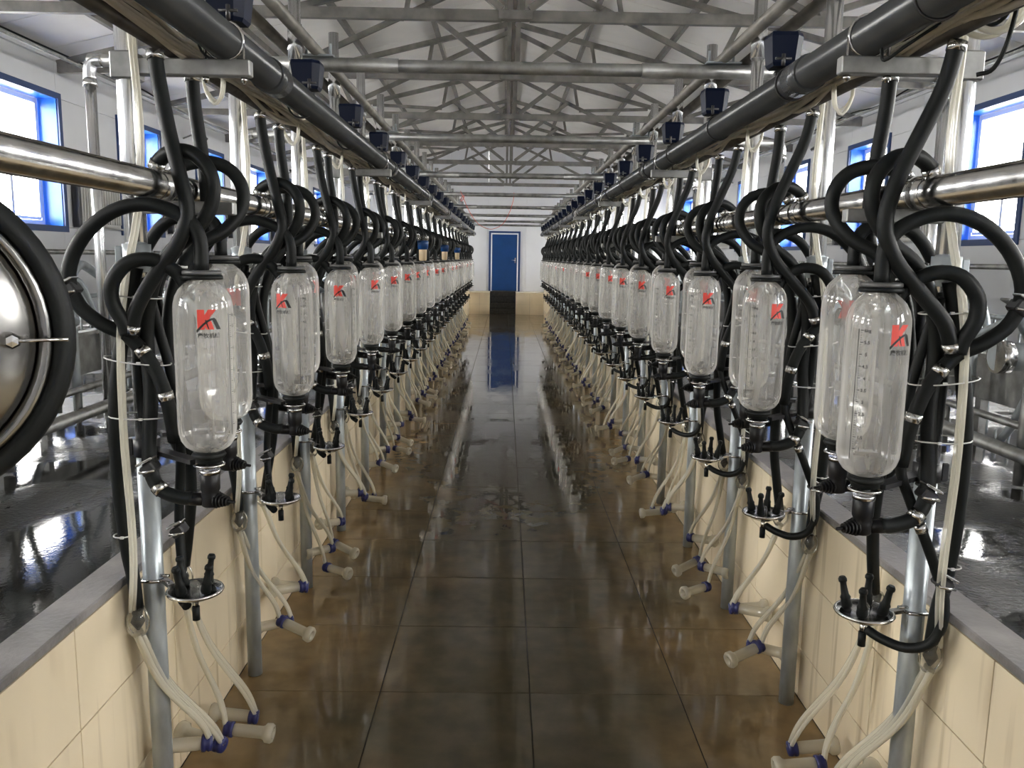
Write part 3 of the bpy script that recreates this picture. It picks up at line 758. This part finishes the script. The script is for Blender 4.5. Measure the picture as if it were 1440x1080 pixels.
HOSES = []   # (name, points, radius, clip params, label, group, category, extra)
def side_set(s):
    sd = SIDE[s]; P = {}
    P['post'] = [make_post(s, 2.95 if s < 0 else 2.87) for k in (0, 1)]; upper_bracket(P['post'][1], s, (s*AP, 0, 0))
    P['jar_f'] = make_jar(s, False)
    h = hose('vacuum_hose', [(.84, -.13, 1.652), (.842, -.13, 1.735), (.875, -.132, 1.785), (.96, -.14, 1.818), (1.05, -.145, 1.80), (1.13, -.145, 1.735), (1.172, -.145, 1.645), (1.155, -.14, 1.565), (1.10, -.135, 1.515), (1.035, -.125, 1.478), (.975, -.125, 1.40), (.945, -.12, 1.30), (.94, -.10, 1.20)], s, r=.0185, clips=(.80, .90))
    shutoff(h, s, (1.168, -.145, 1.60), (s*.84, -.13, 1.652)); P['arch_f'] = h
    h = hose('vacuum_hose', [(.87, .11, 1.692), (.872, .11, 1.75), (.895, .112, 1.79), (.95, .115, 1.806), (1.03, .12, 1.78), (1.09, .12, 1.70), (1.105, .105, 1.61), (1.07, .075, 1.52), (1.01, .055, 1.44), (.975, .05, 1.30), (.975, .08, 1.15), (1.0, .15, .98), (1.04, .22, .84), (1.075, .268, .712)], s, r=.0175, clips=(.60,))
    P['arch_r'] = h
    h = hose('milk_inlet_hose', [(.880, -.13, 1.615), (.905, -.132, 1.650), (.955, -.15, 1.680), (1.01, -.165, 1.672), (1.05, -.17, 1.625), (1.055, -.165, 1.57), (1.035, -.155, 1.52), (1.03, -.15, 1.49)], s, r=.0185)
    P['loop_f'] = h
    h = hose('milk_inlet_hose', [(.91, .11, 1.655), (.94, .112, 1.685), (.99, .115, 1.69), (1.035, .11, 1.65), (1.05, .085, 1.58), (1.035, .065, 1.5)], s, r=.0185)
    P['loop_r'] = h
    O = (s*1.02, -.10, 1.66)
    h = hose('claw_hose', [(1.02, -.10, 1.66), (1.045, -.10, 1.56), (1.075, -.095, 1.44), (1.10, -.09, 1.28), (1.105, -.085, 1.08), (1.098, -.075, .90), (1.088, -.065, .80), (1.083, -.062, .705)], s, r=.0185)
    ties(h, s, O, [(1.03, -.09, 1.585, .070, .056, .006), (1.03, -.095, 1.415, .085, .058, .01), (1.035, -.09, 1.265, .08, .052, 0), (1.10, -.085, .93, .024, .024, 0)])
    P['claw'] = h
    h = hose('milk_outlet_hose', [(.975, -.06, 1.913), (.955, -.07, 1.938), (.91, -.09, 1.956), (.86, -.10, 1.948), (.822, -.105, 1.912), (.810, -.105, 1.862), (.824, -.105, 1.805), (.872, -.105, 1.745), (.935, -.10, 1.695), (.985, -.09, 1.61), (1.008, -.085, 1.48), (1.0, -.095, 1.33), (1.005, -.11, 1.20), (1.0, -.12, 1.12), (.97, -.13, 1.072), (.92, -.13, 1.052), (.885, -.13, 1.052)], s, r=.0190, clips=(.03, .87))
    shutoff(h, s, (1.0, -.122, 1.13), (s*.975, -.06, 1.913)); P['hook_f'] = h
    h = hose('milk_outlet_hose', [(.975, .07, 1.913), (.955, .08, 1.938), (.90, .10, 1.95), (.845, .12, 1.935), (.812, .13, 1.89), (.812, .13, 1.83), (.85, .10, 1.765), (.92, .06, 1.715), (.975, .04, 1.62), (1.0, .04, 1.48), (1.0, .06, 1.33), (1.02, .09, 1.2), (1.01, .11, 1.13), (.97, .12, 1.095), (.915, .11, 1.087)], s, r=.0190, clips=(.03, .90))
    P['hook_r'] = h
    h = hose('branch_hose', [(.95, -.09, 2.198), (.94, -.095, 2.12), (.915, -.11, 2.0), (.885, -.13, 1.89), (.868, -.135, 1.80), (.895, -.14, 1.72), (.95, -.145, 1.645), (1.0, -.15, 1.56), (1.025, -.145, 1.485)] if s < 0 else [(.95, -.17, 2.198), (.93, -.165, 2.10), (.885, -.15, 1.98), (.848, -.14, 1.88), (.832, -.14, 1.79), (.862, -.14, 1.71), (.93, -.145, 1.63), (.99, -.15, 1.56), (1.02, -.145, 1.485)], s, r=.0190, clips=(.02, .98))
    P['vac_f'] = h
    h = hose('branch_hose', [(.95, .16, 2.198), (.945, .16, 2.10), (.928, .155, 1.97), (.918, .15, 1.85), (.925, .14, 1.74), (.965, .10, 1.64), (1.0, .06, 1.54), (1.01, .045, 1.44)], s, r=.0190, clips=(.02,))
    P['vac_r'] = h
    h = hose('jetter_hose', [(.95, -.045, .708), (.985, -.005, .728), (.992, .035, .80), (1.0, .05, .88), (1.0, .055, .96), (.985, .04, 1.08), (.955, -.03, 1.2), (.955, -.06, 1.36), (.985, -.065, 1.50), (1.0, -.09, 1.62)] if s < 0 else [(.935, 0, .716), (.965, -.03, .702), (1.01, -.07, .697), (1.055, -.10, .722), (1.075, -.115, .78), (1.075, -.115, .85), (1.06, -.11, .90), (1.02, -.105, 1.0), (.975, -.10, 1.10), (.945, -.085, 1.20), (.955, -.075, 1.36), (.985, -.07, 1.50), (1.0, -.10, 1.62)], s, r=.0135, clips=(.62,))
    shutoff(h, s, (1.068, -.113, .895) if s > 0 else (1.0, .05, .90), tuple(h.location)); P['jet_hose'] = h
    P['drain'] = hose('drain_hose', [(1.02, -.045, 1.63), (1.045, -.05, 1.5), (1.045, -.05, 1.32), (1.03, -.055, 1.2), (1.012, -.075, 1.14)], s, r=.0175)
    # white pulse tubes running down each post
    Q = [(.955, -.03, 2.262), (.97, -.05, 2.315), (1.01, -.06, 2.305), (1.01, -.065, 2.20), (1.0, -.07, 2.0), (1.01, -.085, 1.80), (1.045, -.13, 1.55), (1.055, -.135, 1.25), (1.05, -.13, 1.0), (1.055, -.12, .86), (1.075, -.10, .72)]
    O = (s*Q[0][0], Q[0][1], Q[0][2]); r = empty('pulse_tube_pair', O)
    for e in (0, 1):
        MB().tube([(s*(a+.004*e), d-.013*e, z) for a, d, z in Q], .0058, 7, 4).build('tube', 'tube', r, O)
    P['pulse'] = r
    P['tray'] = make_tray(s); P['puls'] = make_pulsator(s)
    P['clA'] = [make_cluster(s, -.062, 11+k) for k in range(3)]; P['clB'] = [make_cluster(s, .268, 31+k) for k in range(3)]
    return P

def place(proto, used, loc_y, base=None):
    o = proto if not used else copy_tree(proto)
    o.location = (o.location.x, (proto['y0'] if used else o.location.y)+loc_y, o.location.z)
    return o

for s in (-1, 1):
    sd = SIDE[s]; py0 = PL if s < 0 else PR
    P = side_set(s)
    jar, lg, sc = P['jar_f']
    protos = {}
    def put(key, proto, yy, loc=None):
        """first use moves the prototype itself, later uses copy it"""
        if key not in protos:
            protos[key] = (proto, Vector(proto.location)); o = proto; base = protos[key][1]
        else:
            o = copy_tree(proto); base = protos[key][1]
        o.location = Vector(loc) if loc is not None else base+Vector((0, yy, 0))
        return o
    rnd = random.Random(5+s)
    for i in range(NU):
        yy = py0+SPS[s]*i
        if yy > 20.0: break
        wh = '%s %s-hand post' % (ORD[i], sd)
        o = put('post%d' % (i % 3 == 0), P['post'][int(i % 3 == 0)], yy); tag(o, 'galvanised steel milking post, %s from the camera in the %s row' % (ORD[i], sd), 'post', 'milking posts')
        for rear in (0, 1):
            loc = (s*(.87 if rear else .84), yy+(.11 if rear else -.13), 1.200 if rear else 1.162)
            j = put('jar', jar, 0, loc)
            # the print on each jar is turned a little differently
            face = math.atan2(CAMX-loc[0], loc[1])   # towards the pit's near end
            if s < 0: ang = {0: .10, 1: -.5, 2: -.1}.get(i, rnd.uniform(-.3, .4))
            else: ang = {0: .72, 1: .62, 2: .25, 3: .3}.get(i, rnd.uniform(-.1, .5))
            if rear: ang += 2.6
            for ch in j.children:
                if ch.name.startswith('logo_'): ch.rotation_euler.z = face+ang
                elif ch.name.startswith('measuring_scale'): ch.rotation_euler.z = face+ang+(.80 if s < 0 else -1.30)
            tag(j, 'clear glass milk jar, %s of two, on the %s' % ('rear' if rear else 'front', wh), 'jar', 'glass milk jars')
        for key, nm in (('arch_f', 'front'), ('arch_r', 'rear')):
            tag(put(key, P[key], yy), 'black hose arching from the lid of the %s jar, %s' % (nm, wh), 'hose', 'hoses arching over the jars')
        for key, nm in (('loop_f', 'front'), ('loop_r', 'rear')):
            tag(put(key, P[key], yy), 'short black loop hose at the shoulder of the %s jar, %s' % (nm, wh), 'hose', 'short hose loops at the jar shoulders')
        for key, nm in (('hook_f', 'front'), ('hook_r', 'rear')):
            tag(put(key, P[key], yy), 'hooked black hose from milk line to %s jar, %s' % (nm, wh), 'hose', 'hooked hoses off the milk line')
        for key, nm in (('vac_f', 'nearer'), ('vac_r', 'farther')):
            tag(put(key, P[key], yy), 'black hose hanging from the upper pipe, %s of two, %s' % (nm, wh), 'hose', 'hoses down from the upper pipe')
        tag(put('claw', P['claw'], yy), 'straight black hose tied down the %s' % wh, 'hose', 'hoses tied to the posts')
        tag(put('drain', P['drain'], yy), 'short straight black hose bundled against the %s' % wh, 'hose', 'short hoses in the post bundles')
        tag(put('jet_hose', P['jet_hose'], yy), 'thin black hose curving under the jetter tray, %s' % wh, 'hose', 'jetter tray hoses')
        tag(put('pulse', P['pulse'], yy), 'pair of milky white tubes running down the %s' % wh, 'tube', 'white pulse tubes')
        tag(put('tray', P['tray'], yy), 'round steel tray with four black jetters on the %s' % wh, 'tray', 'jetter trays')
        tag(put('puls', P['puls'], yy+(.10 if s < 0 else -.22)), 'navy blue pulsator box on the vacuum main by the %s' % wh, 'pulsator', 'pulsators')
        a = (i*2) % 3; b = (i+1) % 3
        tag(put('clA%d' % a, P['clA'][a], yy), 'hanging teat cups with blue caps before the %s' % wh, 'milking cluster', 'milking clusters')
        tag(put('clB%d' % b, P['clB'][b], yy), 'hanging teat cups with blue caps just beyond the %s' % wh, 'milking cluster', 'milking clusters')

# ---- cable bundles along the branch pipes
for s in (-1, 1):
    py0 = PL if s < 0 else PR
    O = (s*.95, YA, 2.26); r = empty('cable_bundle', O); rr = random.Random(3+s)
    fq = [rr.choice((.5, 1, 1, 1.5, 2)) for _ in range(12)]
    for k in range(12):
        pts = []; y = YA; ph = rr.random()*6
        while y < YB:
            t = (y-py0)/SPS[s]*2*PI*fq[k]
            pts.append((s*((.908 if k < 6 else .935)+.012*math.sin(t*.5+ph)+(k % 6-1)*.006), y, (2.216 if k < 6 else 2.258)+.009*(k % 3)+.015*math.cos(t+.6*ph)*(1 if k % 2 else .5))); y += .148
        MB().tube(pts, .0068+.0014*(k % 2), 5, 2).build('cable', 'rubber' if k == 10 else 'wire', r, O)
    for i in range(NU):
        yy = py0+SPS[s]*i
        if yy > 20.0: break
        y1 = yy+(.26 if s < 0 else .40)
        mb = MB()
        for e in (0, .012):
            mb.tube([(s*.97, y1-.04, 2.275), (s*.945, y1+e, 2.30), (s*.905, y1+.01+e, 2.25), (s*.905, y1+.015+e, 2.17), (s*.93, y1+.02+e, 2.135+e), (s*.965, y1+.04, 2.19), (s*.97, y1+.06, 2.262)], .0055, 6, 3)
        mb.build('tube_loop', 'tube', r, O)
        ties(r, s, O, [(.955, yy-.15, 2.245, .036, .004, 0)])
    tag(r, 'bundle of beige cables tied on the branch pipe over the %s row' % SIDE[s], 'cable')

# ================================================================== STALL GATES ON THE PLATFORMS
def make_gate(s):
    O = (s*2.35, 0, .79); r = empty('stall_gate', O)
    MB().tube([(s*2.35, -.22, .80), (s*2.35, -.22, 1.45), (s*2.35, -.20, 1.56), (s*2.35, -.12, 1.62), (s*2.35, .0, 1.60), (s*2.33, .35, 1.44), (s*2.30, .62, 1.33)], .024, 10, 4).build('hoop', 'galv', r, O)
    MB().tube([(s*2.55, -.05, .80), (s*2.52, -.04, 1.35), (s*2.48, .02, 1.52), (s*2.44, .10, 1.48), (s*2.38, .30, .98), (s*2.35, .36, .86)], .02, 10, 4).build('inner_hoop', 'galv', r, O)
    MB().cyl((s*1.98, -.25, 1.53), (s*2.55, .45, 1.25), .021, 10).build('diagonal_bar', 'galv', r, O)
    MB().bbox((s*1.97, -.26, 1.545), (.10, .06, .012), .003, Matrix.Rotation(s*.5, 3, 'Y')).build('paddle_plate', 'galv_old', r, O)
    return r
for s in (-1, 1):
    sd = SIDE[s]; py0 = PL if s < 0 else PR; g = make_gate(s)
    for i in range(NU):
        o = g if i == 0 else copy_tree(g)
        o.location = (s*2.35, py0+.55+SPS[s]*i, .79)
        tag(o, 'bent galvanised stall hoop on the %s platform, %s from the camera' % (sd, ORD[i]), 'stall gate', 'stall hoops on the platforms')
    for nm, a, z, rad, m, lb in (('stall_rail', 2.12-.06, .93, .030, 'galv_old', 'thick low galvanised rail just above the wet %s platform'), ('stall_rail', 2.22, 1.0, .018, 'galv_old', 'thin rail above the low thick rail, %s platform'), ('stall_rail', 3.1, 1.69, .018, 'galv_old', 'thin eye-height rail behind the stalls, %s platform')):
        o = MB().cyl((s*a, 1.2, z), (s*a, 24.6, z), rad, 12).build(nm, m, None, (s*a, 1.2, z)); tag(o, lb % sd, 'rail')
        k = 1.5; fm = None
        while k < 24.6:
            if fm is None: b = MB().cyl((s*a, 1.2, .789), (s*a, 1.2, z-rad*.6), rad*.7, 8).build('foot', m, o, (s*a, 1.2, z)); fm = b.data
            else: b = bpy.data.objects.new('foot', fm); COL.objects.link(b); b.parent = o
            b.location = (0, k-1.2, 0); k += 2.664
    o = MB().box((s*2.45, 12.9, 1.12), (.03, 23.4, .22)).box((s*2.44, 12.9, 1.24), (.07, 23.4, .02)).build('kick_panel', 'galv_old', None, (s*2.45, 1.2, 1.0))
    k = 1.6; fm = None
    while k < 24.6:
        if fm is None: b = MB().box((s*2.45, 1.2, .90), (.04, .05, .222)).build('foot', 'galv_old', o, (s*2.45, 1.2, 1.0)); fm = b.data
        else: b = bpy.data.objects.new('foot', fm); COL.objects.link(b); b.parent = o
        b.location = (0, k-1.2, 0); k += .888
    tag(o, 'long dull steel kick panel at the foot of the %s stalls' % sd, 'panel')
    for i in range(8):
        yy = 3.35+3.0*i; O = (s*2.0, yy, 1.33)
        d = empty('actuator_cylinder', O)
        MB().cyl((s*1.95, yy, 1.33), (s*2.9, yy+.05, 1.33), .058, 18).build('barrel', 'galv', d, O)
        for q in (1.95, 2.14, 2.72): MB().cyl((s*q, yy, 1.33), (s*(q+.05), yy, 1.33), .068, 18).build('end_ring', 'steel', d, O)
        MB().cyl((s*2.8, yy+.05, .79), (s*2.8, yy+.05, 1.29), .03, 10).cyl((s*2.1, yy, .79), (s*2.1, yy, 1.29), .022, 10).build('support', 'galv_old', d, O)
        tag(d, 'fat horizontal steel cylinder on the %s stall frame, %s from camera' % (sd, ORD[i]), 'cylinder', 'cylinders on the stall frames')
    # far barred fence
    O = (s*3.6, 2.0, .79); f = empty('barred_fence', O)
    MB().cyl((s*3.6, 2, 1.32), (s*3.6, 24.5, 1.32), .02, 10).build('top_rail', 'galv', f, O); MB().cyl((s*3.6, 2, .86), (s*3.6, 24.5, .86), .02, 10).build('bottom_rail', 'galv', f, O)
    bm = None; k = 2.0
    while k < 24.5:
        if bm is None: b = MB().cyl((0, 0, .79), (0, 0, 1.31), .010, 6).build('fence_bar', 'galv', f); bm = b.data
        else: b = bpy.data.objects.new('fence_bar', bm); COL.objects.link(b); b.parent = f
        b.location = (0, k-2.0, -.79); k += .16
    tag(f, 'low galvanised barred fence across the %s platform' % sd, 'fence')

# ================================================================== WALL FITTINGS
def radiator(s, yc, i):
    O = (s*WX, yc, WZ0); r = empty('radiator', O); x = s*(WX-.04)
    MB().bbox((x, yc, 2.33), (.05, 1.08, .66), .006).build('panel', 'radiator', r, O)
    rm = None
    for k in range(16):
        y_ = -.5+k*1.0/15
        if rm is None: b = MB().bbox((0, 0, 0), (.022, .034, .58), .004).build('rib', 'radiator', r); rm = b.data
        else: b = bpy.data.objects.new('rib', rm); COL.objects.link(b); b.parent = r
        b.location = (-s*.075, y_, .36)
    MB().box((x-s*.01, yc-.57, 2.33), (.085, .06, .70)).build('end_post', 'dark', r, O)
    MB().cyl((x, yc-.5, 2.02), (x, yc+.75, 1.985), .012, 8).build('feed_pipe', 'radiator', r, O)
    tag(r, 'white ribbed wall radiator beyond the %s window from the camera, %s wall' % (ORD[i], SIDE[s]), 'radiator', 'wall radiators')
for i, yy in enumerate(WIN_L[4:]):
    if i < 5: radiator(-1, yy+WW/2+.80, i)
for i, yy in enumerate(WIN_R[4:]):
    if i < 4: radiator(1, yy+WW/2+.80, i)
for s in (-1, 1):
    for i, yy in enumerate((13.9, 20.0)):
        O = (s*WX, yy, 3.55); r = empty('floodlight', O)
        MB().bar((s*WX, yy, 3.52), (s*(WX-.2), yy, 3.60), .02, .02).build('arm', 'galv_old', r, O)
        MB().bbox((s*(WX-.27), yy, 3.58), (.20, .26, .05), .006, Matrix.Rotation(-s*.6, 3, 'Y')).build('housing', 'dark', r, O)
        MB().box((s*(WX-.285), yy, 3.553), (.15, .20, .006), Matrix.Rotation(-s*.6, 3, 'Y')).build('lens', 'upvc', r, O)
        tag(r, 'small dark floodlight on the %s wall, %s one' % (SIDE[s], ('nearer', 'farther')[i]), 'floodlight', 'floodlights')
    rr = random.Random(9+s); pts = []; y = .5
    while y < 25.6: pts.append((s*(WX-.075), y, 4.0-.05+rr.uniform(-.04, .03))); y += .9
    o = MB().tube(pts, .011, 6, 4).build('wall_cable', 'rubber', None, pts[0]); tag(o, 'black cable sagging along the top of the %s wall' % SIDE[s], 'cable')
    o = MB().cyl((s*4.75, .5, 3.70), (s*4.75, 25.5, 3.70), .018, 8).build('conduit_pipe', 'galv_old', None, (s*4.75, .5, 3.70)); tag(o, 'thin conduit pipe under the roof beside the %s wall' % SIDE[s], 'pipe')

# ---- cream sample cups standing on three far jars of the left row
for q, i in enumerate((6, 9, 12)):
    yy = PL+SPS[-1]*i-.13; O = (-.800, yy-.02, 1.658)
    c = empty('filter_cup', O)
    MB().lathe([(.028, 0), (.034, .01), (.036, .10), (.034, .11)], O, n=18).build('body', 'cream_plastic', c, O)
    MB().lathe([(.036, .10), (.046, .105), (.050, .15), (.050, .175), (.04, .18)], O, n=18).build('blue_collar', 'door_blue', c, O)
    MB().lathe([(.046, .18), (.046, .22), (.042, .222)], O, n=18).build('clear_top', 'clear', c, O)
    tag(c, 'cream cup with a blue collar on the %s post\'s jar, left row' % ORD[i], 'cup', 'cream cups with blue collars')

# ---- red cord hanging from a cross pipe
yy = 12.68
o = MB().tube([(-.74, yy, 2.67), (-.70, yy-.03, 2.58), (-.62, yy, 2.40), (-.50, yy, 2.22), (-.38, yy, 2.14), (-.25, yy, 2.12), (-.10, yy, 2.20), (.0, yy, 2.38), (.05, yy, 2.55), (.06, yy, 2.66)], .0045, 6, 5).build('red_cord', 'red_wire', None, (-.74, yy, 2.67))
tag(o, 'thin red cord hanging in a loop over the far pit', 'cord')
o2 = MB().ring((-.71, yy-.03, 2.56), .05, .006, (1, .5, 0), 20, 6, .5, 1.3).build('coil', 'red_wire', o, (-.74, yy, 2.67))

# ---- steel vessel in the left foreground
C = Vector((-.848, 1.02, 1.588)); O = (C.x, C.y, 0)
v = empty('receiver_tank', O)
AX = (.62, -1, .0); K = 1.22
def kl(p): return [(a*K, b) for a, b in p]
MB().lathe(kl([(.0, .030), (.05, .027), (.10, .018), (.140, .004), (.150, -.006), (.153, -.010)]), C, AX, 56).build('domed_end', 'tank', v, O)
MB().lathe(kl([(.152, -.012), (.155, .002), (.160, .006), (.166, .003), (.168, -.006), (.168, -.03)]), C, AX, 56, True, True).build('steel_rim', 'tank', v, O)
MB().lathe(kl([(.165, -.020), (.168, .004), (.176, .008), (.186, .002), (.191, -.012), (.190, -.035), (.184, -.050), (.17, -.052)]), C, AX, 56, True, True).build('rubber_gasket', 'rubber', v, O)
MB().lathe(kl([(.12, -.17), (.145, -.16), (.155, -.13), (.16, -.02), (.155, -.015)]), C, AX, 48).build('barrel', 'tank', v, O)
q = Vector(AX).normalized(); tq = Vector((-q.y, q.x, 0))
bp = C+tq*.155+q*.018+Vector((0, 0, -.006))
MB().lathe([(.011, -.018), (.011, .004), (.008, .009), (.0, .010)], bp, AX, 6, False).build('bolt', 'steel', v, O)
MB().cyl(bp+q*.004+tq*.004, bp+q*.006+tq*.065, .0028, 8).build('handle_rod', 'steel', v, O)
mb = MB()
for dx_ in (-.98, -1.04): mb.cyl((dx_, .84, 0.0), (dx_, .84, 1.60), .014, 10)
mb.bar((-1.05, .84, 1.588), (-.93, 1.04, 1.588), .03, .03).bar((-1.05, .84, .3), (-.96, .84, .3), .02, .02)
mb.build('stand', 'galv_old', v, O)
tag(v, 'round polished steel tank end with thick black rim, left foreground', 'tank')

# ---- coil of clear tubing and loose wires at the upper right
O = (1.0, 1.93, 2.265); r = empty('tubing_coil', O)
for k in range(5):
    MB().ring((1.0+.006*(k % 3), 1.89+.014*k, 2.265), .062-.006*(k % 3), .006, (.25, 1, .1), 28, 7, 1, 1).build('coil_turn', 'tube', r, O)
MB().ring((1.0, 1.92, 2.265), .040, .005, (.1, 1, .2), 24, 6).build('coil_turn', 'rubber', r, O)
tag(r, 'coil of clear tubing hung on the right branch pipe, top right corner', 'tubing')
o = MB().tube([(.90, 1.78, 2.30), (.95, 1.80, 2.32), (1.0, 1.82, 2.28), (1.0, 1.84, 2.18), (.985, 1.86, 2.12), (.96, 1.88, 2.11)], .005, 6, 5).build('loose_wire', 'rubber', None, (.90, 1.78, 2.30)); tag(o, 'loose black wire dangling beside the right clear tubing coil', 'wire')
o = MB().tube([(.80, 2.0, 2.19), (.80, 1.98, 2.16), (.84, 1.95, 2.19), (.90, 1.92, 2.23), (.96, 1.88, 2.245)], .004, 6, 5).build('loose_wire', 'rubber', None, (.80, 2.0, 2.19)); tag(o, 'thin black wire arching below the right vacuum main', 'wire')
for s in (-1, 1):
    mb = MB().cyl((s*.80, 1.97 if s < 0 else 1.80, 2.296), (s*.80, 1.97 if s < 0 else 1.80, 2.33), .007, 8).bbox((s*.80, 1.97 if s < 0 else 1.80, 2.335), (.05, .02, .015), .003)
    o = mb.build('drain_valve', 'dark', None, (s*.80, 1.97 if s < 0 else 1.80, 2.296)); tag(o, 'small dark drain valve on top of the %s vacuum main' % SIDE[s], 'valve', 'valves on the vacuum mains')
